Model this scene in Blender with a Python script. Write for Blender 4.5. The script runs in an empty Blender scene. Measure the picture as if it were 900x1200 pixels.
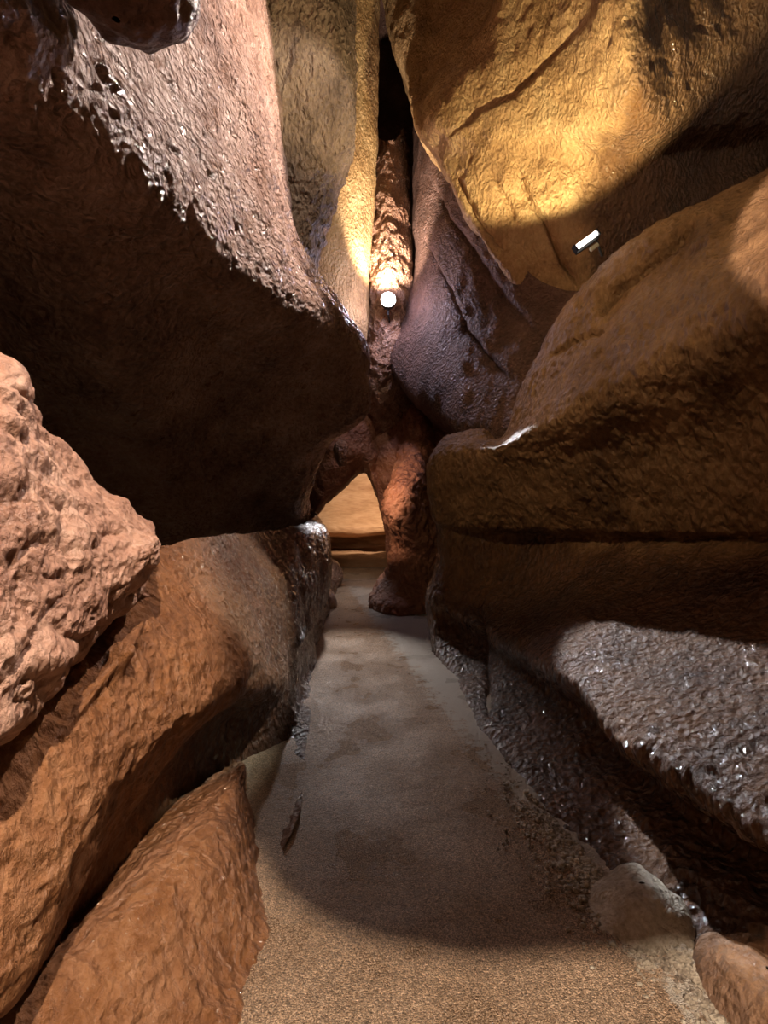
import bpy, bmesh, math, random
import numpy as np
from mathutils import Vector

S = bpy.context.scene
COL = S.collection
random.seed(4)
PI = math.pi

# ------------------------------------------------------------------ camera, world, lights, exposure
FPX, HOR, CAMZ = 600.0, 580.0, 1.5          # focal length in pixels of a 900 px wide frame, horizon row, eye height
cd = bpy.data.cameras.new('camera')
cam = bpy.data.objects.new('camera', cd); COL.objects.link(cam)
cam.location = (0, 0, CAMZ); cam.rotation_euler = (PI/2, 0, 0)
cd.sensor_fit = 'HORIZONTAL'; cd.sensor_width = 36; cd.lens = 36*FPX/900
cd.shift_y = -(600-HOR)/900; cd.clip_start = 0.02; cd.clip_end = 100
S.camera = cam

w = bpy.data.worlds.new('cave_air'); S.world = w; w.use_nodes = True
w.node_tree.nodes['Background'].inputs[0].default_value = (0.55, 0.27, 0.10, 1)
w.node_tree.nodes['Background'].inputs[1].default_value = 0.008
S.view_settings.view_transform = 'Standard'; S.view_settings.look = 'None'
S.view_settings.exposure = 0.0; S.view_settings.gamma = 1.0; S.view_settings.use_curve_mapping = False


def P(px, py, d):
    """the point of the passage seen at (px, py) standing d metres down the passage"""
    return ((px-450)/FPX*d, d, CAMZ-(py-HOR)/FPX*d)


def spot(name, loc, target, energy, color, angle, blend=0.3, radius=0.05):
    l = bpy.data.lights.new(name, 'SPOT'); l.energy = energy; l.color = color
    l.spot_size = math.radians(angle); l.spot_blend = blend; l.shadow_soft_size = radius
    o = bpy.data.objects.new(name, l); COL.objects.link(o); o.location = loc
    o.rotation_euler = (Vector(target)-Vector(loc)).to_track_quat('-Z', 'Y').to_euler()
    return o


def bulb(name, loc, energy, color, radius=0.05):
    l = bpy.data.lights.new(name, 'POINT'); l.energy = energy; l.color = color; l.shadow_soft_size = radius
    o = bpy.data.objects.new(name, l); COL.objects.link(o); o.location = loc
    return o


# floodlights of the tour path and added fills: behind the viewer, tucked behind ledges, down the passage
spot('flood_behind_viewer', (0.5, -1.2, 4.5), (-0.6, 1.2, 0.6), 1750, (1.0, 0.83, 0.67), 50, 0.2, 0.03)
spot('flood_on_shelf', (0.9, 4.0, 5.8), (-1.1, 3.0, 5.2), 1300, (1.0, 0.82, 0.73), 116, 0.3, 0.03)
spot('flood_on_brow', (-0.4, 0.35, 4.8), (3.9, 2.25, 2.9), 1500, (1.0, 0.80, 0.70), 45, 0.06, 0.03)
spot('fill_on_slope', (-0.3, 0.5, 5.2), (1.7, 4.0, 2.8), 450, (1.0, 0.78, 0.48), 46, 1.0, 0.05)  # added fill for the slope, in place of bounce off the gold wall
spot('fill_on_shoulder', (0.5, 4.2, 6.4), (-0.6, 5.5, 5.2), 170, (1.0, 0.88, 0.74), 75, 0.6, 0.04)  # added fill, brightens the shoulder that the shelf flood misses
spot('flood_alcove', (3.3, 2.6, 6.6), P(810, 40, 4.9), 40, (1.0, 0.92, 0.84), 60, 0.6, 0.04)
spot('flood_gold', P(700, 274, 4.62), Vector(P(700, 274, 4.62))+Vector((-.25, .05, 1)), 520, (1.0, 0.80, 0.46), 112, 0.25, 0.04)
bulb('flood_slot', P(455, 345, 7.0), 40, (0.76, 0.70, 1.0), 0.06)
spot('flood_slot_up', P(455, 345, 6.9), P(455, 240, 7.9), 700, (1.0, 0.84, 0.68), 75, 0.6, 0.05)
spot('flood_slot_right', P(458, 345, 7.0), (1.28, 2.66, 0.78), 3000, (0.86, 0.92, 1.0), 9.5, 0.3, 0.05)
spot('flood_across', P(690, 284, 4.4), (-0.9, 3.1, 0.9), 1100, (0.92, 1.0, 0.92), 22, 0.6, 0.03)
spot('flood_low', P(392, 550, 7.0), (-0.28, 4.5, 0.0), 430, (0.96, 0.93, 0.94), 42, 1.0, 0.05)
spot('flood_low_glow', P(393, 600, 7.6), P(388, 690, 7.4), 25, (0.9, 0.92, 1.0), 100, 0.5, 0.05)
spot('fill_on_pillar', P(416, 550, 6.3), P(475, 595, 7.4), 55, (1.0, 0.70, 0.50), 80, 0.4, 0.05)  # added fill without a fixture, brightens the pillar and arch
spot('flood_chamber', P(480, 545, 9.6), P(400, 585, 12.5), 650, (1.0, 0.78, 0.60), 75, 0.5, 0.06)
bulb('ambient_fill', (0.1, -1.6, 2.0), 17, (1.0, 0.62, 0.34), 0.4)  # added soft fill behind the viewer, lifts the shadows like bounced light

# ------------------------------------------------------------------ numpy noise
_rng = np.random.RandomState(7)
_perm = np.arange(256); _rng.shuffle(_perm); _perm = np.concatenate([_perm, _perm, _perm])
_g = _rng.normal(size=(256, 3)); _g /= np.linalg.norm(_g, axis=1)[:, None]


def perlin(p):
    pi = np.floor(p).astype(int); f = p-pi
    u = f*f*f*(f*(f*6-15)+10)
    pi &= 255
    out = 0
    for dx in (0, 1):
        for dy in (0, 1):
            for dz in (0, 1):
                h = _perm[_perm[_perm[(pi[:, 0]+dx) & 255]+((pi[:, 1]+dy) & 255)]+((pi[:, 2]+dz) & 255)]
                g = _g[h]
                v = g[:, 0]*(f[:, 0]-dx)+g[:, 1]*(f[:, 1]-dy)+g[:, 2]*(f[:, 2]-dz)
                wx = u[:, 0] if dx else 1-u[:, 0]
                wy = u[:, 1] if dy else 1-u[:, 1]
                wz = u[:, 2] if dz else 1-u[:, 2]
                out = out+v*wx*wy*wz
    return out


def crom(A, n, axis):
    """interpolating cubic through the control points along one axis, n samples per span"""
    A = np.moveaxis(A, axis, 0)
    m = A.shape[0]
    E = np.concatenate([(2*A[0]-A[1])[None], A, (2*A[-1]-A[-2])[None]])
    out = []
    for i in range(m-1):
        p0, p1, p2, p3 = E[i], E[i+1], E[i+2], E[i+3]
        # tangents limited by the chord so that uneven spacing does not overshoot
        c = np.linalg.norm(p2-p1, axis=-1, keepdims=True)
        t1 = (p2-p0)*.5; t2 = (p3-p1)*.5
        l1 = np.linalg.norm(t1, axis=-1, keepdims=True)+1e-9; l2 = np.linalg.norm(t2, axis=-1, keepdims=True)+1e-9
        t1 = t1*np.minimum(1, 1.1*c/l1); t2 = t2*np.minimum(1, 1.1*c/l2)
        k = n[i] if isinstance(n, (list, tuple)) else n
        for s in range(k):
            t = s/k
            out.append((2*t**3-3*t*t+1)*p1+(t**3-2*t*t+t)*t1+(-2*t**3+3*t*t)*p2+(t**3-t*t)*t2)
    out.append(A[-1])
    return np.moveaxis(np.array(out), 0, axis)


def link_mesh(name, V, F, mat, parent=None, smooth=True):
    me = bpy.data.meshes.new(name)
    V = np.asarray(V, dtype=np.float32); F = np.asarray(F, dtype=np.int32)
    me.vertices.add(len(V)); me.vertices.foreach_set('co', V.ravel())
    k = F.shape[1]
    me.loops.add(F.size); me.loops.foreach_set('vertex_index', F.ravel())
    me.polygons.add(len(F)); me.polygons.foreach_set('loop_start', np.arange(0, F.size, k, dtype=np.int32))
    me.polygons.foreach_set('loop_total', np.full(len(F), k, dtype=np.int32))
    me.polygons.foreach_set('use_smooth', np.full(len(F), smooth))
    me.update(); me.validate()
    me.materials.append(mat)
    o = bpy.data.objects.new(name, me); COL.objects.link(o)
    if parent: o.parent = parent
    return o


def grid_normals(G, closed=False):
    if closed:
        E = np.concatenate([G[:, -1:], G, G[:, :1]], axis=1)
        du = np.gradient(E, axis=1)[:, 1:-1]
    else:
        du = np.gradient(G, axis=1)
    dv = np.gradient(G, axis=0)
    N = np.cross(du, dv); N /= np.linalg.norm(N, axis=-1, keepdims=True)+1e-9
    return N


def fbm(Q, noise, seed):
    D = 0
    for item in noise:
        sc, amp = item[0], item[1]
        mode = item[2] if len(item) > 2 else 'n'
        st = item[3] if len(item) > 3 else (1, 1, 1)
        v = perlin(Q*np.array(st)/sc+seed*3.7+sc*11.3)
        if mode == 'r': v = 0.35-np.abs(v)*2          # creases
        elif mode == 'b': v = np.abs(v)*2-0.35        # billows
        elif mode == 'p': v = -np.clip(v-0.12, 0, 1)*2.2   # pits
        D = D+v*amp
    return D


def ctl(rows):
    return np.array([[(P(*c) if len(c) == 3 else c[1:]) for c in r] for r in rows], dtype=float)


def rock(name, rows, mat, nu=24, nv=24, noise=((0.5, .05), (0.15, .02), (.05, .006)), seed=0, flip=False, closed=False, deform=None, parent=None):
    """one rock mass: a smooth surface through its control points, roughened along its normals"""
    A = ctl(rows)
    if closed: A = np.concatenate([A[:, -1:], A, A[:, :2]], axis=1)
    G = crom(crom(A, nv, 0), nu, 1)
    if closed: G = G[:, nu:-nu-1]
    N = grid_normals(G, closed)
    if flip: N = -N
    sh = G.shape
    Q = G.reshape(-1, 3)
    D = fbm(Q, noise, seed)
    if deform is not None: D = D+deform(Q)
    V = Q+N.reshape(-1, 3)*D[:, None]
    h, wd = sh[0], sh[1]
    idx = np.arange(h*wd).reshape(h, wd)
    if closed: idx = np.concatenate([idx, idx[:, :1]], axis=1)
    a, b, c, d = idx[:-1, :-1], idx[:-1, 1:], idx[1:, 1:], idx[1:, :-1]
    F = np.stack([a, b, c, d] if not flip else [a, d, c, b], axis=-1).reshape(-1, 4)
    return link_mesh(name, V, F, mat, parent)


def grooves(*cracks):
    """cracks, joints and steps cut into a rock face along lines: (points, width, depth, step)"""
    def f(Q):
        y = np.maximum(Q[:, 1], .3)
        px = 450+FPX*Q[:, 0]/y; py = HOR-FPX*(Q[:, 2]-CAMZ)/y
        D = np.zeros(len(Q)); wob = perlin(Q/.12)*3+perlin(Q/.04)*1.5
        for pts, wd, dep, step in cracks:
            best = np.full(len(Q), 1e9); side = np.zeros(len(Q)); tt = np.zeros(len(Q)); n = len(pts)-1
            for i in range(n):
                ax, ay = pts[i]; bx, by = pts[i+1]; ex, ey = bx-ax, by-ay
                raw = ((px-ax)*ex+(py-ay)*ey)/(ex*ex+ey*ey); t = np.clip(raw, 0, 1)
                dx, dy = px-ax-t*ex, py-ay-t*ey; d = np.hypot(dx, dy); m = d < best
                best[m] = d[m]; side[m] = np.sign(ex*dy-ey*dx)[m]; tt[m] = ((i+t)/n)[m]
            taper = np.clip(np.minimum(tt, 1-tt)*6, 0, 1) if len(pts) > 2 else 1
            sd = best*side+wob; k = taper*np.exp(-(sd/wd)**2)
            D -= dep*k
            if step: D -= step*taper*np.clip(1-np.abs(sd)/40, 0, 1)**2*(sd > 0)
        return D
    return f


def tag(o, label, cat, group=None, kind=None):
    o['label'] = label; o['category'] = cat
    if group: o['group'] = group
    if kind: o['kind'] = kind
    return o


def struct(o):
    o['kind'] = 'structure'; return o


# ------------------------------------------------------------------ materials
def rock_mat(name, dark, mid, light, rough=(0.35, 0.75), bump=0.5, scale=1.0, stretch=(1, 1, 1), wet=0.0, pit=1.0, spec=0.5, stain=None, seep=None):
    m = bpy.data.materials.new(name); m.use_nodes = True
    nt = m.node_tree; ns = nt.nodes; L = nt.links
    b = ns['Principled BSDF']
    tc = ns.new('ShaderNodeTexCoord'); mp = ns.new('ShaderNodeMapping'); mp.inputs['Scale'].default_value = stretch
    L.new(tc.outputs['Object'], mp.inputs[0])

    def noise(sc, det=6, rough_=.6, src=mp):
        n = ns.new('ShaderNodeTexNoise'); n.inputs['Scale'].default_value = sc*scale; n.inputs['Detail'].default_value = det
        n.inputs['Roughness'].default_value = rough_
        L.new(src.outputs[0], n.inputs['Vector']); return n
    n1 = noise(2.2, 8, .62); n2 = noise(28, 6, .65)
    mix = ns.new('ShaderNodeMath'); mix.operation = 'MULTIPLY_ADD'; mix.inputs[1].default_value = 0.35
    mul = ns.new('ShaderNodeMath'); mul.operation = 'MULTIPLY'; mul.inputs[1].default_value = 0.65
    L.new(n1.outputs[0], mul.inputs[0]); L.new(n2.outputs[0], mix.inputs[0]); L.new(mul.outputs[0], mix.inputs[2])
    cr = ns.new('ShaderNodeValToRGB'); e = cr.color_ramp.elements
    e[0].position = .36; e[0].color = (*dark, 1); e[1].position = .64; e[1].color = (*light, 1)
    k = e.new(.5); k.color = (*mid, 1)
    L.new(mix.outputs[0], cr.inputs[0])
    colout = cr.outputs[0]
    if stain:
        n5 = noise(1.1, 5, .6); rr = ns.new('ShaderNodeValToRGB'); rr.color_ramp.elements[0].position = .5; rr.color_ramp.elements[1].position = .66
        L.new(n5.outputs[0], rr.inputs[0]); mx = ns.new('ShaderNodeMixRGB'); L.new(rr.outputs[0], mx.inputs[0])
        L.new(colout, mx.inputs[1]); mx.inputs[2].default_value = (*stain, 1); colout = mx.outputs[0]
    L.new(colout, b.inputs['Base Color'])
    n3 = noise(5, 5, .6); rm = ns.new('ShaderNodeMapRange')
    rm.inputs['From Min'].default_value = .35; rm.inputs['From Max'].default_value = .65
    rm.inputs['To Min'].default_value = rough[0]; rm.inputs['To Max'].default_value = rough[1]
    L.new(n3.outputs[0], rm.inputs[0]); L.new(rm.outputs[0], b.inputs['Roughness'])
    b.inputs['Specular IOR Level'].default_value = spec
    if wet:
        b.inputs['Coat Weight'].default_value = wet; b.inputs['Coat Roughness'].default_value = 0.09
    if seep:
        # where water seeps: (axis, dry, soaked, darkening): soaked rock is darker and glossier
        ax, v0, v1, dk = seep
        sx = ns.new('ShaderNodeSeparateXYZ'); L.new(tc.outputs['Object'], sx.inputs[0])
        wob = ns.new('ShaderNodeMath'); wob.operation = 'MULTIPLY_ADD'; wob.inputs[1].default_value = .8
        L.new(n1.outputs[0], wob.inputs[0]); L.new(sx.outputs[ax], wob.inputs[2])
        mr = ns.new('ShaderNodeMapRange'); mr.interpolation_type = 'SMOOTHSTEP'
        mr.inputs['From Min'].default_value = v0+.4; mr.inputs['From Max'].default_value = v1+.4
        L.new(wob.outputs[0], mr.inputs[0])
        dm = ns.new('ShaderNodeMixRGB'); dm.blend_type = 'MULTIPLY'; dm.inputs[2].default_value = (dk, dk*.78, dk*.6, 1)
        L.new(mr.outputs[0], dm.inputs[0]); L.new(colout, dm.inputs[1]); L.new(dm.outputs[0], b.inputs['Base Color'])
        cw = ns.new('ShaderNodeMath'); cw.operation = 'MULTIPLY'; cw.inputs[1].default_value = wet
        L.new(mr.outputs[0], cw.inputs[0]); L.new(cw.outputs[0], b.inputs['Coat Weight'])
    # bump: chips, pits and grain
    vo = ns.new('ShaderNodeTexVoronoi'); vo.feature = 'SMOOTH_F1'; vo.inputs['Scale'].default_value = 26*scale
    vo.inputs['Smoothness'].default_value = .5
    n4 = noise(9, 4, .5); ad = ns.new('ShaderNodeVectorMath'); ad.operation = 'MULTIPLY_ADD'; ad.inputs[1].default_value = (.12, .12, .12)
    L.new(n4.outputs['Color'], ad.inputs[0]); L.new(mp.outputs[0], ad.inputs[2]); L.new(ad.outputs[0], vo.inputs['Vector'])
    n6 = noise(70, 5, .7)
    h1 = ns.new('ShaderNodeMath'); h1.operation = 'MULTIPLY'; h1.inputs[1].default_value = pit
    L.new(vo.outputs['Distance'], h1.inputs[0])
    h2 = ns.new('ShaderNodeMath'); h2.operation = 'MULTIPLY_ADD'; h2.inputs[1].default_value = 1.0
    L.new(n2.outputs[0], h2.inputs[0]); L.new(h1.outputs[0], h2.inputs[2])
    h3 = ns.new('ShaderNodeMath'); h3.operation = 'MULTIPLY_ADD'; h3.inputs[1].default_value = .5
    L.new(n6.outputs[0], h3.inputs[0]); L.new(h2.outputs[0], h3.inputs[2])
    bp = ns.new('ShaderNodeBump'); bp.inputs['Strength'].default_value = bump; bp.inputs['Distance'].default_value = 0.05
    L.new(h3.outputs[0], bp.inputs['Height']); L.new(bp.outputs[0], b.inputs['Normal'])
    if wet:
        # the water film smooths over the grain and follows only the coarser relief
        h7 = ns.new('ShaderNodeMath'); h7.operation = 'MULTIPLY_ADD'; h7.inputs[1].default_value = 1.2
        n7 = noise(16, 2, .5); L.new(n7.outputs[0], h7.inputs[0]); L.new(h1.outputs[0], h7.inputs[2])
        b7 = ns.new('ShaderNodeBump'); b7.inputs['Strength'].default_value = 1.0; b7.inputs['Distance'].default_value = 0.06
        L.new(h7.outputs[0], b7.inputs['Height']); L.new(b7.outputs[0], b.inputs['Coat Normal'])
    return m


M = {}
M['pink'] = rock_mat('pink_limestone', (.17, .075, .042), (.33, .17, .108), (.50, .31, .22), (.34, .7), .6)
M['tan'] = rock_mat('rust_limestone', (.10, .036, .012), (.215, .088, .032), (.34, .165, .075), (.3, .6), .7, stretch=(1, 1, .6), wet=.3)
M['over'] = rock_mat('pitted_limestone', (.12, .06, .04), (.31, .19, .14), (.48, .34, .27), (.25, .55), .9, pit=1.6, wet=.5)
M['grey'] = rock_mat('greyish_limestone', (.10, .062, .038), (.25, .17, .115), (.37, .27, .195), (.4, .75), .9, stretch=(1, 1, .55), pit=1.4)
M['gold'] = rock_mat('gold_limestone', (.26, .14, .055), (.46, .28, .12), (.60, .41, .20), (.4, .75), .7, stretch=(1.2, 1.2, .7), wet=.95, seep=('X', 2.15, 2.4, .28))  # wet past the crest; the darkening also paints shade beyond the lamp's reach
M['brown'] = rock_mat('dark_wet_limestone', (.08, .038, .015), (.19, .10, .042), (.31, .175, .08), (.36, .6), .7, stretch=(1, 1, .5), wet=1.0, spec=.25, seep=('Z', 1.35, .95, .5))
M['seep'] = rock_mat('seeping_limestone', (.10, .036, .012), (.215, .088, .032), (.34, .165, .075), (.3, .6), .75, stretch=(1, 1, .6), wet=1.0, spec=.3, seep=('Y', 2.0, 3.0, .36))
M['slope'] = rock_mat('brown_limestone', (.12, .055, .025), (.28, .15, .075), (.42, .25, .14), (.35, .65), .7, stretch=(1.2, 1, .5), wet=.2)
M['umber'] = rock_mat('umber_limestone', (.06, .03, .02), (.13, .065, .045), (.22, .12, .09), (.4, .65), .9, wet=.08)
M['red'] = rock_mat('red_limestone', (.15, .05, .025), (.30, .12, .06), (.42, .20, .11), (.35, .7), .6, scale=.8)
M['flow'] = rock_mat('wet_flowstone', (.20, .085, .045), (.38, .20, .12), (.52, .32, .22), (.25, .5), .8, wet=.8)
M['pale'] = rock_mat('pale_crust', (.14, .10, .07), (.46, .38, .28), (.74, .67, .56), (.4, .8), .6, scale=1.6)
M['sand'] = rock_mat('sandy_limestone', (.28, .14, .065), (.42, .24, .12), (.52, .33, .19), (.5, .8), .35, scale=.5, stretch=(.4, .4, 2.2), pit=.4)

# ------------------------------------------------------------------ floor
def floor_mat():
    m = bpy.data.materials.new('gritty_path'); m.use_nodes = True
    nt = m.node_tree; ns = nt.nodes; L = nt.links; b = ns['Principled BSDF']
    tc = ns.new('ShaderNodeTexCoord')

    def noise(sc, det=4, r=.6):
        n = ns.new('ShaderNodeTexNoise'); n.inputs['Scale'].default_value = sc; n.inputs['Detail'].default_value = det
        n.inputs['Roughness'].default_value = r; L.new(tc.outputs['Object'], n.inputs['Vector']); return n
    g = noise(230, 3, .7); p = noise(2.6, 3, .5); q = noise(12, 5, .6)
    cr = ns.new('ShaderNodeValToRGB'); e = cr.color_ramp.elements
    e[0].position = .34; e[0].color = (.19, .11, .06, 1); e[1].position = .68; e[1].color = (.85, .64, .46, 1)
    k = e.new(.5); k.color = (.55, .38, .25, 1)
    L.new(g.outputs[0], cr.inputs[0])
    vg = ns.new('ShaderNodeTexVoronoi'); vg.inputs['Scale'].default_value = 200; L.new(tc.outputs['Object'], vg.inputs['Vector'])
    gb = ns.new('ShaderNodeSeparateColor'); L.new(vg.outputs['Color'], gb.inputs[0])
    gr = ns.new('ShaderNodeValToRGB'); gr.color_ramp.elements[0].position = .15; gr.color_ramp.elements[0].color = (.3, .28, .26, 1)
    gr.color_ramp.elements[1].position = .9; gr.color_ramp.elements[1].color = (1.6, 1.55, 1.5, 1)
    L.new(gb.outputs[0], gr.inputs[0])
    gm = ns.new('ShaderNodeMixRGB'); gm.blend_type = 'MULTIPLY'; gm.inputs[0].default_value = .6
    L.new(cr.outputs[0], gm.inputs[1]); L.new(gr.outputs[0], gm.inputs[2])
    mx = ns.new('ShaderNodeMixRGB'); mx.blend_type = 'MULTIPLY'; mx.inputs[0].default_value = .6
    cr2 = ns.new('ShaderNodeValToRGB'); cr2.color_ramp.elements[0].position = .35; cr2.color_ramp.elements[0].color = (.55, .5, .45, 1)
    cr2.color_ramp.elements[1].position = .65
    L.new(p.outputs[0], cr2.inputs[0]); L.new(gm.outputs[0], mx.inputs[1]); L.new(cr2.outputs[0], mx.inputs[2])
    # pale mineral crust spreading in patches from the foot of the right wall
    sx = ns.new('ShaderNodeSeparateXYZ'); L.new(tc.outputs['Object'], sx.inputs[0])
    v1 = ns.new('ShaderNodeMath'); v1.operation = 'MULTIPLY_ADD'; v1.inputs[1].default_value = .213
    L.new(sx.outputs['Y'], v1.inputs[0]); L.new(sx.outputs['X'], v1.inputs[2])
    q2 = noise(14, 6, .7); v2 = ns.new('ShaderNodeMath'); v2.operation = 'MULTIPLY_ADD'; v2.inputs[1].default_value = .7
    L.new(q2.outputs[0], v2.inputs[0]); L.new(v1.outputs[0], v2.inputs[2])
    v3 = ns.new('ShaderNodeMapRange'); v3.interpolation_type = 'SMOOTHSTEP'; v3.inputs['From Min'].default_value = 1.49; v3.inputs['From Max'].default_value = 1.58
    v3.inputs['To Max'].default_value = .85; L.new(v2.outputs[0], v3.inputs[0])
    cm = ns.new('ShaderNodeMixRGB'); cm.inputs[2].default_value = (.62, .55, .46, 1)
    L.new(v3.outputs[0], cm.inputs[0]); L.new(mx.outputs[0], cm.inputs[1]); L.new(cm.outputs[0], b.inputs['Base Color'])
    rm = ns.new('ShaderNodeMapRange'); rm.inputs['From Min'].default_value = .35; rm.inputs['From Max'].default_value = .65
    rm.inputs['To Min'].default_value = .24; rm.inputs['To Max'].default_value = .42
    L.new(p.outputs[0], rm.inputs[0]); L.new(rm.outputs[0], b.inputs['Roughness'])
    h0 = ns.new('ShaderNodeMath'); h0.operation = 'MULTIPLY_ADD'; h0.inputs[1].default_value = -.35
    L.new(vg.outputs['Distance'], h0.inputs[0]); L.new(q.outputs[0], h0.inputs[2])
    h = ns.new('ShaderNodeMath'); h.operation = 'MULTIPLY_ADD'; h.inputs[1].default_value = .35
    L.new(g.outputs[0], h.inputs[0]); L.new(h0.outputs[0], h.inputs[2])
    bp = ns.new('ShaderNodeBump'); bp.inputs['Strength'].default_value = 1.0; bp.inputs['Distance'].default_value = .03
    L.new(h.outputs[0], bp.inputs['Height']); L.new(bp.outputs[0], b.inputs['Normal'])
    return m


M['floor'] = floor_mat()
ys = np.concatenate([np.linspace(-3, .9, 20), np.arange(1.0, 3.4, .006), np.arange(3.4, 8, .012), np.linspace(8.1, 16, 90)])
xs = np.concatenate([np.linspace(-2.8, -1.05, 12), np.arange(-1.0, 1.2, .008), np.linspace(1.25, 3.2, 12)])
X, Y = np.meshgrid(xs, ys)
Q = np.stack([X.ravel(), Y.ravel(), np.zeros(X.size)], 1)
Q[:, 2] = perlin(Q/0.6)*.02+perlin(Q/0.15+9)*.006+perlin(Q/.022+3)*.0035+perlin(Q/.045+5)*.003
idx = np.arange(X.size).reshape(X.shape)
F = np.stack([idx[:-1, :-1], idx[:-1, 1:], idx[1:, 1:], idx[1:, :-1]], -1).reshape(-1, 4)
struct(link_mesh('floor', Q, F, M['floor']))

# ------------------------------------------------------------------ left side
NEAR = ((.6, .06), (.22, .03), (.08, .014, 'b'), (.035, .007, 'b'), (.016, .003))
W = 'w'
# lower left wall: the waist-high ledge that runs down the passage, its lip and the undercut below it
rock('wall_left', [
    [(W, -1.9, -1.5, 1.6), (W, -1.7, .3, 1.5), (-150, 640, 1.6), (40, 640, 1.9), (170, 640, 2.3), (260, 628, 3.1), (318, 620, 4.3), (358, 612, 6.0), (372, 600, 8.0), (360, 590, 10.5)],
    [(W, -1.2, -1.5, 1.25), (W, -1.05, .3, 1.2), (-150, 740, 1.2), (40, 740, 1.6), (165, 700, 1.95), (255, 665, 2.8), (322, 636, 4.1), (378, 622, 5.8), (380, 628, 8.0), (366, 620, 10.5)],
    [(W, -.95, -1.5, 1.0), (W, -.85, .3, 1.0), (-150, 860, 1.0), (30, 850, 1.3), (165, 765, 1.75), (270, 720, 2.5), (335, 685, 3.8), (384, 665, 5.8), (384, 650, 8.0), (370, 640, 10.5)],
    [(W, -.8, -1.5, .8), (W, -.72, .3, .8), (-170, 1050, .85), (20, 1030, 1.12), (165, 860, 1.6), (280, 785, 2.3), (345, 745, 3.6), (382, 700, 5.8), (386, 668, 8.0), (374, 650, 10.5)],
    [(W, -.75, -1.5, .6), (W, -.68, .3, .6), (-170, 1230, .80), (0, 1160, 1.05), (128, 945, 1.5), (228, 838, 2.0), (322, 790, 2.8), (378, 720, 5.6), (388, 680, 8.0), (380, 656, 10.5)],
    [(W, -.9, -1.5, .5), (W, -.9, .3, .5), (-100, 1200, 1.15), (50, 1150, 1.4), (150, 960, 1.9), (262, 850, 2.75), (340, 812, 3.3), (376, 725, 5.5), (392, 684, 8.0), (386, 660, 10.5)],
    [(W, -.9, -1.5, .2), (W, -.9, .3, .2), (-100, 1350, 1.25), (60, 1250, 1.5), (170, 1080, 1.95), (290, 930, 2.75), (345, 850, 3.3), (377, 738, 5.5), (394, 692, 8.0), (396, 664, 10.5)],
    [(W, -.9, -1.5, -.1), (W, -.9, .3, -.1), (-100, 1450, 1.25), (60, 1350, 1.5), (180, 1200, 1.9), (334, 1005, 2.15), (356, 895, 2.85), (374, 755, 5.3), (394, 706, 8.0), (398, 680, 10.5)],
], M['seep'], 46, 60, NEAR, 1, deform=grooves(([(131, 770), (137, 782)], 8, .07, 0), ([(60, 870), (110, 810), (150, 760), (172, 715)], 5, .03, 0)))

# lower bulge at the left foot of the path
rock('rock_bulge', [
    [(W, -1.2, -.8, .75), (-150, 1260, 1.0), (40, 1120, 1.45), (140, 1000, 1.95), (215, 940, 2.3), (268, 900, 2.65), (255, 900, 2.95), (200, 900, 3.4)],
    [(W, -.95, -.8, .6), (-130, 1330, .95), (70, 1130, 1.35), (178, 1015, 1.7), (245, 950, 2.0), (287, 898, 2.38), (272, 898, 2.9), (200, 900, 3.4)],
    [(W, -.8, -.8, .4), (-60, 1400, 1.0), (120, 1180, 1.32), (215, 1050, 1.62), (268, 985, 1.9), (287, 935, 2.3), (275, 930, 2.9), (205, 930, 3.4)],
    [(W, -.7, -.8, .2), (20, 1480, 1.05), (190, 1250, 1.32), (265, 1130, 1.6), (303, 1060, 1.85), (312, 1005, 2.2), (282, 980, 2.9), (210, 980, 3.4)],
    [(W, -.62, -.8, .02), (90, 1540, 1.05), (245, 1290, 1.32), (296, 1160, 1.6), (324, 1080, 1.85), (328, 1028, 2.15), (300, 1000, 2.9), (210, 1000, 3.4)],
    [(W, -.62, -.8, -.2), (90, 1640, 1.05), (245, 1380, 1.32), (300, 1230, 1.6), (328, 1150, 1.85), (332, 1080, 2.15), (300, 1060, 2.9), (210, 1050, 3.4)],
], M['tan'], 50, 60, NEAR, 2)
tag(bpy.data.objects['rock_bulge'], 'smooth rust-brown rock bulge at the foot of the left wall beside the path', 'rock')

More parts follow.
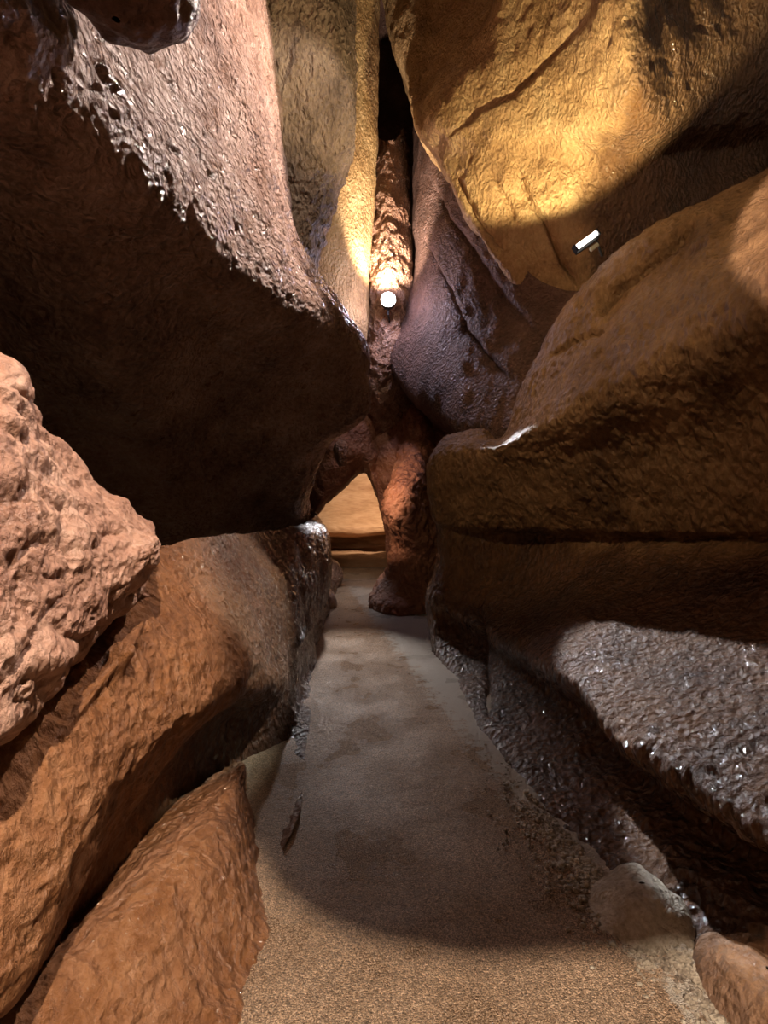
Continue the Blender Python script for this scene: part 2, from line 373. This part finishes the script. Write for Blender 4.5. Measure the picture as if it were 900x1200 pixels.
# upper slab with the broken lip
rock('rock_ledge', [
    [(W, -1.6, -.6, 1.9), (-300, 300, 1.3), (-120, 400, 1.5), (0, 445, 1.75), (60, 520, 2.0), (120, 570, 2.2), (170, 612, 2.35), (150, 640, 2.5)],
    [(W, -1.2, -.6, 1.85), (-280, 300, .95), (-100, 400, 1.12), (8, 432, 1.3), (45, 505, 1.5), (110, 568, 1.75), (186, 622, 1.95), (176, 640, 2.3)],
    [(W, -.95, -.6, 1.65), (-280, 480, .85), (-100, 520, .98), (10, 540, 1.12), (70, 585, 1.35), (130, 618, 1.6), (191, 634, 1.82), (180, 650, 2.25)],
    [(W, -.8, -.6, 1.4), (-280, 680, .78), (-110, 680, .9), (0, 690, 1.03), (70, 680, 1.25), (130, 672, 1.52), (184, 655, 1.76), (180, 665, 2.2)],
    [(W, -.75, -.6, 1.2), (-280, 900, .75), (-130, 880, .86), (-10, 838, .98), (55, 780, 1.18), (110, 728, 1.47), (160, 690, 1.76), (178, 680, 2.2)],
    [(W, -.9, -.6, 1.1), (-280, 950, .9), (-120, 920, 1.0), (0, 868, 1.15), (62, 800, 1.35), (115, 745, 1.6), (165, 702, 1.9), (180, 700, 2.2)],
    [(W, -1.3, -.6, 1.1), (-280, 900, 1.2), (-120, 880, 1.4), (0, 850, 1.6), (80, 780, 1.8), (130, 730, 2.0), (170, 700, 2.3), (180, 690, 2.5)],
], M['pink'], 50, 50, ((.5, .05), (.18, .035, 'r', (1, 1, 2)), (.07, .016), (.03, .008, 'b'), (.015, .003)), 3)
tag(bpy.data.objects['rock_ledge'], 'pinkish brown slab jutting from the left wall with a broken lip', 'rock')

# the great overhanging mass
rock('rock_overhang', [
    [(W, -1.6, -.8, 2.0), (W, -1.5, -.8, 2.3), (W, -1.4, -.8, 2.8), (W, -1.3, -.8, 3.2), (W, -1.25, -.8, 3.5), (W, -1.3, -.6, 4.2), (W, -1.3, -.4, 5.0), (W, -1.2, .0, 6)],
    [(-350, 500, 2.24), (-350, 350, 1.95), (-320, 150, 1.56), (-260, -50, 1.21), (-200, -170, 1.10), (-80, -260, 1.60), (20, -360, 2.40), (150, -450, 3.20)],
    [(-160, 470, 2.96), (-130, 350, 2.55), (-80, 200, 2.02), (-20, 80, 1.59), (28, 0, 1.50), (110, -30, 2.10), (210, -100, 3.00), (330, -250, 4.20)],
    [(-40, 500, 3.36), (-20, 420, 3.00), (20, 300, 2.41), (70, 180, 1.98), (105, 105, 1.90), (165, 60, 2.4), (232, 0, 3.2), (295, -120, 4.6)],
    [(100, 600, 4.24), (100, 520, 3.84), (135, 430, 3.08), (180, 335, 2.85), (215, 258, 2.60), (250, 205, 2.95), (285, 115, 3.7), (312, -20, 5.0)],
    [(230, 650, 5.18), (230, 590, 4.62), (240, 500, 4.4), (280, 425, 4.15), (325, 352, 3.65), (335, 305, 3.95), (338, 250, 4.6), (335, 200, 5.5)],
    [(305, 650, 6.12), (310, 600, 5.48), (320, 545, 5.0), (368, 470, 4.95), (402, 388, 4.65), (388, 345, 4.95), (370, 318, 5.5), (335, 320, 6.3)],
    [(345, 640, 6.61), (352, 590, 5.6), (376, 530, 5.4), (430, 485, 5.25), (432, 440, 5.25), (425, 403, 5.5), (400, 378, 5.90), (360, 370, 6.60)],
    [(360, 640, 6.60), (362, 590, 6.50), (368, 540, 6.30), (385, 505, 6.20), (395, 460, 6.40), (390, 430, 6.60), (380, 410, 6.90), (350, 400, 7.40)],
], M['over'], 60, 60, ((.9, .08), (.3, .05), (.15, .046, 'p'), (.075, .030, 'p'), (.05, .010), (.025, .006)), 4, flip=True)
tag(bpy.data.objects['rock_overhang'], 'huge dark overhanging rock mass on the left with a pitted pink upper face', 'rock')

# grey-tan shoulder behind it
rock('rock_shoulder', [
    [(150, -250, 4.0), (300, -250, 4.6), (380, -250, 5.4), (412, -250, 6.2), (395, -250, 7.5)],
    [(200, -60, 4.6), (320, -60, 5.0), (385, -60, 5.6), (414, -60, 6.3), (395, -60, 7.5)],
    [(240, 60, 5.0), (330, 70, 5.2), (390, 70, 5.6), (417, 80, 6.3), (395, 80, 7.5)],
    [(270, 150, 5.2), (340, 160, 5.4), (395, 160, 5.7), (415, 165, 6.3), (390, 160, 7.5)],
    [(290, 240, 5.4), (345, 240, 5.6), (375, 235, 5.8), (393, 240, 6.3), (365, 240, 7.5)],
    [(300, 320, 5.7), (335, 320, 5.8), (358, 320, 6.0), (371, 305, 6.4), (345, 320, 7.5)],
    [(300, 420, 5.9), (330, 420, 6.0), (355, 420, 6.2), (366, 400, 6.5), (345, 400, 7.5)],
], M['grey'], 70, 60, ((.7, .08), (.25, .03), (.13, .06, 'p', (1, 1, .6)), (.07, .04, 'p', (1, 1, .6)), (.04, .008)), 5)
tag(bpy.data.objects['rock_shoulder'], 'pitted grey-tan rock shoulder rising behind the big dark overhang', 'rock')

# gold strip of wall behind the shoulder
rock('wall_left_far', [[(300, y, 6.9), (385, y, 7.1), (425, y, 7.4), (e, y, 7.8), (e-12, y, 9.8)] for y, e in
     ((-400, 447), (-200, 447), (-60, 446), (60, 444), (140, 443), (210, 440), (280, 436), (340, 432), (400, 429))]+
     [[(300, 450, 7.6), (385, 450, 7.9), (415, 450, 8.2), (430, 450, 8.7), (418, 450, 10)], [(300, 490, 7.6), (380, 490, 8.1), (410, 490, 8.5), (424, 490, 9.0), (412, 490, 10.2)],
      [(300, 545, 8.8), (350, 540, 9.0), (385, 535, 9.4), (405, 530, 9.8), (400, 530, 10.6)]],
     M['gold'], 30, 16, ((.8, .06), (.25, .03), (.09, .02, 'b'), (.04, .007)), 6)

# ------------------------------------------------------------------ slot at the end
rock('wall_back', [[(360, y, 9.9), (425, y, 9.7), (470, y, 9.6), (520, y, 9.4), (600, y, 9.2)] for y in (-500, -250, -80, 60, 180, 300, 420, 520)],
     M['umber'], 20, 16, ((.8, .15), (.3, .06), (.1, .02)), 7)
rock('flowstone', [
    [(440, 150, 9.2), (447, 165, 8.4), (456, 165, 8.2), (463, 165, 8.4), (472, 150, 9.2)],
    [(434, 215, 9.2), (440, 218, 8.2), (456, 220, 7.9), (472, 218, 8.2), (484, 215, 9.2)],
    [(430, 270, 9.2), (434, 272, 8.0), (455, 275, 7.6), (478, 272, 8.0), (492, 270, 9.2)],
    [(428, 330, 9.2), (431, 335, 7.9), (455, 340, 7.45), (480, 335, 7.8), (496, 330, 9.2)],
    [(420, 390, 9.2), (428, 395, 7.9), (452, 400, 7.5), (478, 395, 7.8), (500, 390, 9.2)],
    [(410, 440, 9.2), (424, 445, 8.0), (446, 450, 7.7), (474, 445, 8.0), (500, 440, 9.2)],
    [(400, 490, 9.3), (420, 495, 8.5), (440, 500, 8.25), (470, 500, 8.4), (505, 500, 9.0)],
    [(380, 530, 9.5), (402, 530, 9.1), (430, 545, 8.9), (470, 545, 8.9), (510, 545, 9.2)],
], M['flow'], 36, 36, ((.35, .10), (.14, .07, 'b', (1, 1, .7)), (.06, .03, 'b')), 8)
tag(bpy.data.objects['flowstone'], 'wet knobbly flowstone column lit by the lamp in the narrow slot', 'rock formation')

# ------------------------------------------------------------------ right side
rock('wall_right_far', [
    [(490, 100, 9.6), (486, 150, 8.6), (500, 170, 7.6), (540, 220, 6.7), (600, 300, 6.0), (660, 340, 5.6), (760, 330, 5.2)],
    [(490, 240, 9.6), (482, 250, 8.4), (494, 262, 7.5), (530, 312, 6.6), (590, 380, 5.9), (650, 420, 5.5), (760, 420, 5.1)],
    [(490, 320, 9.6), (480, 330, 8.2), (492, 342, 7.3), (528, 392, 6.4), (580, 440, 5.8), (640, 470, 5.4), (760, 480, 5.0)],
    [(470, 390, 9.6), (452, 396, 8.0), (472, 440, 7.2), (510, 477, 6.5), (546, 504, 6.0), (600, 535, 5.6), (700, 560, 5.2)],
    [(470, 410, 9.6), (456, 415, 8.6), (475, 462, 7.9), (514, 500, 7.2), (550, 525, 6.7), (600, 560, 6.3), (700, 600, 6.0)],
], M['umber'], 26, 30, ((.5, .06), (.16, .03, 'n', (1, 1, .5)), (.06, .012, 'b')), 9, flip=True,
     deform=grooves(([(486, 262), (505, 300), (530, 345), (545, 382), (575, 420), (610, 450)], 3, .05, .10),
                    ([(500, 200), (520, 245), (560, 300), (590, 345), (630, 390)], 3, .04, .07)))
rock('wall_right_end', [
    [(440, 395, 8.9), (470, 410, 8.7), (505, 440, 8.4), (560, 480, 7.9), (640, 520, 7.2)],
    [(436, 470, 8.6), (465, 475, 8.4), (500, 490, 8.2), (550, 510, 7.8), (640, 540, 7.2)],
    [(430, 520, 8.4), (455, 530, 8.2), (490, 540, 8.0), (540, 560, 7.6), (640, 590, 7.0)],
    [(445, 590, 8.5), (465, 590, 8.3), (495, 590, 8.0), (540, 610, 7.6), (640, 640, 7.0)],
    [(455, 660, 8.7), (475, 660, 8.4), (500, 660, 8.0), (540, 670, 7.6), (640, 690, 7.0)],
    [(460, 710, 8.7), (480, 710, 8.4), (500, 720, 8.0), (540, 730, 7.6), (640, 740, 7.0)],
], M['red'], 24, 24, ((.4, .06), (.14, .03), (.05, .012)), 10, flip=True)

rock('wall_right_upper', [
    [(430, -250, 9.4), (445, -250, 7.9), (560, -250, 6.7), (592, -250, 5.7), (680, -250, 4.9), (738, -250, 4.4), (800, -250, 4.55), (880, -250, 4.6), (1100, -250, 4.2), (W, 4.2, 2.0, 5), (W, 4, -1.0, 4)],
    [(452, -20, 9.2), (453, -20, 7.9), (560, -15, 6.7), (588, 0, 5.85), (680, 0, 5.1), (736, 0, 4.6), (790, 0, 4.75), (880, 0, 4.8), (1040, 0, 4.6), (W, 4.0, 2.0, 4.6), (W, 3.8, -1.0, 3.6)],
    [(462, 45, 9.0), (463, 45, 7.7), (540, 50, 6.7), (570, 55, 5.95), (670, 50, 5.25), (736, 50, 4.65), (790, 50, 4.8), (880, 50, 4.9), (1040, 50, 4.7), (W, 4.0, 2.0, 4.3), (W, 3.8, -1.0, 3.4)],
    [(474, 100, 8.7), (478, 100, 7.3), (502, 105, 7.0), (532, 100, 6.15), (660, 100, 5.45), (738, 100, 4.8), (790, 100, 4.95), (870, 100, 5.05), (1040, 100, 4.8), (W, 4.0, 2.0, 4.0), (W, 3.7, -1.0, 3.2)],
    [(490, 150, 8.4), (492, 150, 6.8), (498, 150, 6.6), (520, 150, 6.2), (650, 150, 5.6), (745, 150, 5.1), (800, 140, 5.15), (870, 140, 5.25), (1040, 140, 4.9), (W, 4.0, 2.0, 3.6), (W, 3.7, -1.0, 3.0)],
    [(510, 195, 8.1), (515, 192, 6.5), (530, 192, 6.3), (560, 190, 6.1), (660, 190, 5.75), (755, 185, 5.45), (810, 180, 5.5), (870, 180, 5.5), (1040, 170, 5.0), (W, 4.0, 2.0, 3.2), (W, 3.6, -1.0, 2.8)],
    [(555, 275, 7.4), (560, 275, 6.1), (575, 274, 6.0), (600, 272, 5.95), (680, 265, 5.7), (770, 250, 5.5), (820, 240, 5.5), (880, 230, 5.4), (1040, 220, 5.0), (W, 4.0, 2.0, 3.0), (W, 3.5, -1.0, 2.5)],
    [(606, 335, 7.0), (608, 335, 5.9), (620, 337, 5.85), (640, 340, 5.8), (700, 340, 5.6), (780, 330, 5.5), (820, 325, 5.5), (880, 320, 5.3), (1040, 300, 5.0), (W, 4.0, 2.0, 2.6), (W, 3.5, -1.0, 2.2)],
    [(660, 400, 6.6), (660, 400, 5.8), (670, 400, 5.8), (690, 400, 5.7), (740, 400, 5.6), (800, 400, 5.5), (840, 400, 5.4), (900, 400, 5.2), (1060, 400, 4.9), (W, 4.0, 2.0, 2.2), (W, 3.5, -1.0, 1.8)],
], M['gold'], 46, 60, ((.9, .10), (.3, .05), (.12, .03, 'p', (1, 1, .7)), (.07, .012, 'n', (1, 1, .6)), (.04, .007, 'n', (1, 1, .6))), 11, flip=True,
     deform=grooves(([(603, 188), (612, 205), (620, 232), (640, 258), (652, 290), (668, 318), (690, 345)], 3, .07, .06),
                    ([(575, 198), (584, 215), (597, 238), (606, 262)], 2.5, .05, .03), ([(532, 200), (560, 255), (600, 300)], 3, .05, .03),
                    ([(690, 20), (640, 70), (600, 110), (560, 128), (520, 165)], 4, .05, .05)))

rock('wall_right', [
    # back of the sloping top, its crest, its flank, the brow, the dark face, the crack, the wet ledge, its lip, the undercut, the foot
    [(540, 515, 6.4), (545, 512, 6.2), (570, 508, 5.9), (600, 520, 5.6), (640, 420, 5.5), (690, 370, 5.3), (770, 300, 5.0), (900, 215, 4.6), (1080, 130, 4.0), (W, 3.4, 1.4, 3.0), (W, 2.4, -1.5, 2.6)],
    [(532, 513, 6.2), (536, 510, 5.7), (562, 505, 5.3), (588, 512, 4.8), (622, 430, 4.7), (670, 350, 4.5), (755, 274, 4.1), (900, 200, 3.6), (1080, 100, 3.0), (W, 2.9, 1.2, 3.0), (W, 1.9, -1.5, 2.6)],
    [(525, 516, 6.1), (524, 513, 5.4), (555, 510, 5.0), (590, 516, 4.5), (645, 450, 4.2), (705, 390, 3.9), (790, 325, 3.5), (905, 265, 3.0), (1090, 200, 2.4), (W, 2.3, 1.0, 2.5), (W, 1.5, -1.5, 2.3)],
    [(520, 522, 6.0), (515, 523, 5.1), (550, 524, 4.7), (590, 520, 4.3), (690, 468, 3.6), (760, 431, 3.2), (835, 391, 2.85), (910, 355, 2.5), (1100, 300, 1.9), (W, 1.9, .7, 2.1), (W, 1.3, -1.5, 1.95)],
    [(514, 550, 6.0), (502, 550, 5.0), (545, 550, 4.7), (590, 548, 4.45), (692, 530, 3.85), (768, 515, 3.45), (848, 495, 3.05), (930, 470, 2.7), (1130, 440, 2.1), (W, 2.0, .7, 1.7), (W, 1.4, -1.5, 1.7)],
    [(514, 600, 6.0), (508, 606, 5.0), (545, 614, 4.9), (595, 617, 4.75), (698, 619, 4.15), (776, 620, 3.7), (858, 620, 3.3), (945, 620, 2.9), (1150, 620, 2.2), (W, 2.1, .7, 1.4), (W, 1.5, -1.5, 1.4)],
    [(518, 615, 6.1), (514, 620, 5.1), (552, 628, 5.0), (602, 632, 4.9), (705, 632, 4.25), (782, 632, 3.78), (864, 632, 3.37), (950, 632, 2.96), (1160, 640, 2.25), (W, 2.1, .7, 1.35), (W, 1.5, -1.5, 1.35)],
    [(518, 655, 6.1), (512, 660, 5.1), (556, 685, 4.9), (604, 690, 4.6), (700, 690, 3.75), (770, 700, 3.25), (850, 722, 2.75), (945, 745, 2.3), (1160, 790, 1.7), (W, 1.7, .6, 1.0), (W, 1.4, -1.5, 1.05)],
    [(516, 690, 6.1), (500, 694, 5.1), (540, 722, 4.7), (582, 748, 3.95), (665, 790, 2.75), (720, 852, 2.25), (795, 892, 1.92), (880, 950, 1.65), (1080, 1060, 1.3), (W, 1.2, .5, .6), (W, 1.05, -1.5, .6)],
    [(516, 705, 6.1), (498, 706, 5.1), (545, 745, 4.75), (592, 775, 4.05), (690, 840, 2.95), (755, 905, 2.45), (830, 960, 2.1), (930, 1020, 1.8), (1150, 1130, 1.4), (W, 1.4, .4, .45), (W, 1.2, -1.5, .45)],
    [(516, 715, 6.1), (500, 722, 5.1), (538, 768, 4.55), (575, 805, 3.8), (660, 895, 2.7), (735, 960, 2.25), (815, 1020, 1.9), (915, 1090, 1.62), (1130, 1200, 1.28), (W, 1.25, .4, .25), (W, 1.15, -1.5, .25)],
    [(516, 740, 6.1), (503, 752, 5.05), (530, 790, 4.3), (555, 835, 3.5), (622, 925, 2.6), (700, 1010, 2.1), (775, 1085, 1.8), (870, 1170, 1.55), (1080, 1280, 1.25), (W, 1.15, .4, .05), (W, 1.1, -1.5, .05)],
    [(516, 760, 6.1), (503, 770, 5.05), (528, 815, 4.3), (552, 865, 3.5), (615, 965, 2.6), (690, 1050, 2.1), (765, 1130, 1.8), (860, 1220, 1.55), (1070, 1350, 1.25), (W, 1.15, .4, -.15), (W, 1.1, -1.5, -.15)],
], M['brown'], 46, 40, ((.6, .05), (.2, .025), (.08, .018, 'b', (1, 1, .6)), (.04, .010, 'b', (1, 1, .5))), 12, flip=True,
     deform=grooves(([(700, 372), (706, 350), (722, 332), (752, 312), (790, 280), (815, 258)], 3.5, .09, .07),
                    ([(640, 420), (668, 405), (690, 392), (712, 388)], 2.5, .04, .02), ([(560, 700), (566, 740), (572, 800), (575, 850)], 4, .05, .04)))

# unseen rock added to block the rear flood from floor and right wall
rock('overhead_light_blocker', [
    [(W, 1.6, -.25, 4.0)]*8,
    [(W, 2.6, -.25, 3.1), (W, 1.2, -.25, 3.1), (W, .40, -.25, 3.08), (W, .22, -.2, 3.2), (W, .16, -.2, 3.7), (W, .16, -.2, 4.6), (W, .3, -.25, 5.4), (W, 2.6, -.3, 5.6)],
    [(W, 2.6, 0, 2.72), (W, 1.2, 0, 2.70), (W, .50, 0, 2.67), (W, .26, 0, 2.78), (W, .20, 0, 3.6), (W, .20, 0, 4.6), (W, .4, 0, 5.5), (W, 2.6, 0, 5.7)],
    [(W, 2.6, .12, 2.9), (W, 1.2, .12, 2.9), (W, .55, .12, 2.9), (W, .42, .12, 3.1), (W, .40, .12, 3.6), (W, .40, .12, 4.6), (W, .6, .12, 5.3), (W, 2.6, .12, 5.5)],
    [(W, 1.6, .14, 4.0)]*8,
], M['umber'], 20, 16, ((.3, .02), (.1, .012)), 21)

# ------------------------------------------------------------------ the arch, the pillar and the chamber beyond
rock('rock_arch', [
    [(340, 470, 8.8), (380, 480, 8.3), (410, 480, 8.1), (435, 485, 8.2), (450, 500, 8.5), (470, 520, 8.9)],
    [(345, 510, 8.6), (380, 515, 8.0), (405, 512, 7.9), (432, 520, 8.1), (446, 540, 8.4), (466, 560, 8.9)],
    [(352, 560, 8.6), (374, 555, 8.1), (402, 545, 8.0), (428, 535, 8.1), (442, 560, 8.4), (462, 580, 8.9)],
    [(355, 620, 8.8), (378, 590, 8.3), (403, 568, 8.3), (428, 549, 8.3), (442, 578, 8.5), (454, 605, 8.9)],
    [(355, 630, 9.6), (378, 594, 9.4), (403, 572, 9.4), (428, 553, 9.4), (442, 582, 9.5), (454, 608, 9.6)],
], M['red'], 24, 24, ((.3, .07), (.12, .03), (.05, .01)), 13)
tag(bpy.data.objects['rock_arch'], 'low pointed rock arch over the opening to the lit chamber at the end', 'rock formation')

rows = []
for y, l, r, d, rd in ((485, 470, 505, 8.5, .3), (515, 470, 508, 8.1, .5), (548, 462, 508, 7.5, .5), (580, 452, 498, 7.1, .5), (610, 450, 505, 7.1, .55), (640, 458, 516, 7.2, .5),
                       (665, 452, 516, 7.2, .55), (685, 441, 516, 7.1, .6), (700, 433, 512, 7.0, .65), (716, 434, 506, 6.95, .6), (740, 440, 500, 6.95, .5)):
    c = P((l+r)/2, y, d); rx = (r-l)/2/FPX*d
    rows.append([(W, c[0]+rx*math.cos(a), c[1]+rd*math.sin(a), c[2]) for a in np.linspace(PI, 3*PI, 13)[:-1]])
rock('rock_pillar', rows, M['red'], 12, 20, ((.35, .09), (.13, .05, 'r'), (.05, .012)), 14, closed=True)
tag(bpy.data.objects['rock_pillar'], 'twisted reddish rock pillar standing where the path bends left', 'rock formation')

rock('wall_end', [
    [(300, 480, 13), (380, 480, 12.8), (430, 480, 12.6), (480, 480, 12), (540, 480, 11)],
    [(300, 540, 13), (380, 540, 12.7), (430, 540, 12.5), (480, 540, 11.9), (540, 540, 11)],
    [(300, 590, 13), (380, 590, 12.4), (430, 590, 12.2), (480, 590, 11.6), (540, 590, 11)],
    [(300, 620, 13), (380, 624, 12.0), (430, 624, 11.8), (480, 620, 11.4), (540, 620, 11)],
    [(300, 626, 14), (380, 630, 13.2), (430, 630, 13.1), (480, 626, 12.5), (540, 626, 12)],
    [(300, 642, 14), (380, 643, 13.4), (430, 643, 13.3), (480, 645, 12), (540, 645, 11.2)],
    [(300, 648, 12), (380, 650, 11.0), (430, 650, 10.9), (480, 648, 10.6), (540, 648, 10.5)],
    [(300, 660, 12), (380, 660, 10.7), (430, 660, 10.6), (480, 660, 10.4), (540, 660, 10.3)],
    [(300, 680, 12), (380, 680, 10.7), (430, 680, 10.6), (480, 680, 10.4), (540, 680, 10.3)],
], M['sand'], 24, 16, ((.8, .05), (.25, .04, 'r', (.4, .4, 2)), (.08, .012)), 15)

# ------------------------------------------------------------------ loose rocks, knobs
def boulder(name, c, r, mat, noise, seed, n=12, m=9, nu=8, nv=8):
    rows = []
    for t in np.linspace(.04, PI-.04, m):
        rows.append([(W, c[0]+r[0]*math.sin(t)*math.cos(a), c[1]+r[1]*math.sin(t)*math.sin(a), c[2]+r[2]*math.cos(t)) for a in np.linspace(0, 2*PI, n+1)[:-1]])
    return rock(name, rows, mat, nu, nv, noise, seed, flip=True, closed=True)


BN = ((.2, .05), (.08, .02), (.03, .006, 'b'))
tag(boulder('boulder', P(900, 1205, 1.5), (.19, .22, .19), M['slope'], BN, 31), 'small pale brown boulder on the floor at the bottom right corner', 'rock')
tag(boulder('rock_mound', P(752, 1110, 1.86), (.22, .26, .23), M['pale'], BN, 32), 'pale grey crusted rock mound at the foot of the right wall', 'rock')
tag(boulder('small_rock', P(384, 676, 8.4), (.24, .3, .30), M['flow'], BN, 33), 'farther rounded knob at the foot of the left wall beside the lit floor', 'rock', 'rounded knobs at the foot of the left wall')
tag(boulder('small_rock', P(380, 704, 6.9), (.16, .3, .17), M['flow'], BN, 34), 'nearer rounded knob at the foot of the left wall beside the lit floor', 'rock', 'rounded knobs at the foot of the left wall')
tag(boulder('cavity_stand_in', P(136, -60, 1.7), (.25, .3, .225), M['umber'], ((.25, .06), (.1, .03), (.04, .01)), 35), 'dark rock lump standing in for the shadowed cavity at the top left', 'rock')  # added lump, its unlit side gives the dark of a cavity
tag(boulder('rock_spur', P(400, 530, 7.4), (.11, .15, .19), M['flow'], BN, 36), 'small bright wet rock spur hanging beside the arch', 'rock')

# gravel and crust along the foot of the right wall
gv, gf = [], []
rg = np.random.RandomState(5)
ico = bmesh.new(); bmesh.ops.create_icosphere(ico, subdivisions=1, radius=1)
iv = np.array([v.co[:] for v in ico.verts]); itri = np.array([[v.index for v in f.verts] for f in ico.faces]); ico.free()
foot = [(.61, 3.33), (.68, 2.6), (.80, 2.1), (.90, 1.8), (1.02, 1.5)]
for i in range(2600):
    y = 1.42+abs(rg.normal(0, .5)); x0 = np.interp(-y, [-f[1] for f in foot], [f[0] for f in foot])
    x = x0+.05-abs(rg.normal(0, .10)); r = rg.uniform(.003, .010)*(1.6 if rg.rand() < .1 else 1)
    sc = r*rg.uniform(.7, 1.2, 3)*np.array([1, 1, .7])
    gv.append(iv*sc*(1+rg.uniform(-.15, .15, (len(iv), 1)))+np.array([x, y, r*.35+.004])); gf.append(itri+i*len(iv))
g = link_mesh('gravel', np.concatenate(gv), np.concatenate(gf), M['pale'])
tag(g, 'pale gravel and mineral crumbs along the foot of the right wall', 'gravel', kind='stuff')


# ------------------------------------------------------------------ lamps
def plain(name, col, rough, metal=0.0, emit=None):
    m = bpy.data.materials.new(name); m.use_nodes = True; nt = m.node_tree; b = nt.nodes['Principled BSDF']
    n = nt.nodes.new('ShaderNodeTexNoise'); n.inputs['Scale'].default_value = 60
    r = nt.nodes.new('ShaderNodeValToRGB'); r.color_ramp.elements[0].color = (*[c*.7 for c in col], 1); r.color_ramp.elements[1].color = (*col, 1)
    nt.links.new(n.outputs[0], r.inputs[0]); nt.links.new(r.outputs[0], b.inputs['Base Color'])
    b.inputs['Roughness'].default_value = rough; b.inputs['Metallic'].default_value = metal
    if emit:
        b.inputs['Emission Color'].default_value = (*emit[:3], 1); b.inputs['Emission Strength'].default_value = emit[3]
    return m


M['black_metal'] = plain('black_metal', (.03, .028, .026), .5, .6)
M['tin'] = plain('tin', (.62, .56, .42), .4, .3)
M['tube'] = plain('lit_tube', (1, .95, .9), .3, 0, (1, .93, .85, 8))
M['lens'] = plain('lit_lens', (1, .97, .92), .2, 0, (1, .93, .88, 16))


def bm_obj(name, bm, mat, parent, bevel=0.0):
    if bevel: bmesh.ops.bevel(bm, geom=bm.edges[:], offset=bevel, segments=2, affect='EDGES')
    me = bpy.data.meshes.new(name); bm.to_mesh(me); bm.free(); me.materials.append(mat)
    for p in me.polygons: p.use_smooth = False
    o = bpy.data.objects.new(name, me); COL.objects.link(o); o.parent = parent
    return o


def box(bm, c, sz):
    r = bmesh.ops.create_cube(bm, size=1)
    for v in r['verts']: v.co = Vector((v.co.x*sz[0]+c[0], v.co.y*sz[1]+c[1], v.co.z*sz[2]+c[2]))


def rod(bm, p, q, r, n=12):
    p, q = Vector(p), Vector(q); d = q-p
    v = bmesh.ops.create_cone(bm, cap_ends=True, segments=n, radius1=r, radius2=r, depth=d.length)['verts']
    R = d.to_track_quat('Z', 'Y').to_matrix(); c = (p+q)/2
    for k in v: k.co = R @ k.co+c


def empty(name, loc, rot=(0, 0, 0)):
    o = bpy.data.objects.new(name, None); COL.objects.link(o); o.location = loc; o.rotation_euler = rot; o.empty_display_size = .1
    return o


# linear lamp standing on the crest of the brown slope; its own x runs along the tube
t = empty('tube_lamp', P(692, 288, 4.5), (0, -math.radians(36), 0))
tag(t, 'short glowing tube lamp on a bracket below the gold rock face', 'lamp')
bm = bmesh.new(); rod(bm, (-.105, 0, .06), (.105, 0, .06), .022, 16); bm_obj('tube', bm, M['tube'], t)
bm = bmesh.new(); box(bm, (0, .035, .05), (.25, .03, .075)); box(bm, (-.12, .005, .058), (.014, .06, .06)); box(bm, (.12, .005, .058), (.014, .06, .06)); bm_obj('housing', bm, M['black_metal'], t, .003)
bm = bmesh.new(); rod(bm, (.10, .04, .03), (.06, .05, -.13), .010); rod(bm, (.10, .04, .03), (.02, .04, .03), .010); bm_obj('bracket', bm, M['black_metal'], t)
bm = bmesh.new(); box(bm, (.018, .0, -.03), (.082, .035, .034)); j = bm_obj('junction_box', bm, M['tin'], t, .004); j['label'] = 'small pale metal box'

# round floodlight in the slot
t = empty('flood_lamp', P(455, 350, 7.15))
tag(t, 'bright white floodlight glaring in the narrow slot before the flowstone', 'lamp')
bm = bmesh.new(); rod(bm, (0, .14, 0), (0, .03, 0), .105, 28); rod(bm, (0, .22, 0), (0, .14, 0), .06, 24); bm_obj('housing', bm, M['black_metal'], t)
bm = bmesh.new(); bmesh.ops.create_uvsphere(bm, u_segments=28, v_segments=14, radius=.104)
for v in bm.verts: v.co = Vector((v.co.x, v.co.y*.5+.03, v.co.z))
o = bm_obj('lens', bm, M['lens'], t)
for p in o.data.polygons: p.use_smooth = True
bm = bmesh.new(); rod(bm, (0, .10, -.09), (0, .12, -.17), .012); rod(bm, (0, .12, -.17), (.03, .40, -.22), .012); bm_obj('bracket', bm, M['black_metal'], t)

# ------------------------------------------------------------------ ceiling
X, Y = np.meshgrid(np.linspace(-3, 3, 60), np.linspace(-3, 14, 120))
Q = np.stack([X.ravel(), Y.ravel(), 10+0*X.ravel()], 1); Q[:, 2] += perlin(Q/1.3)*.6+perlin(Q/.4)*.15
idx = np.arange(X.size).reshape(X.shape)
F = np.stack([idx[:-1, :-1], idx[1:, :-1], idx[1:, 1:], idx[:-1, 1:]], -1).reshape(-1, 4)
struct(link_mesh('ceiling', Q, F, M['umber']))
for n in ('wall_left', 'wall_left_far', 'wall_back', 'wall_right_far', 'wall_right_end', 'wall_right_upper', 'wall_right', 'wall_end', 'overhead_light_blocker'):
    struct(bpy.data.objects[n])
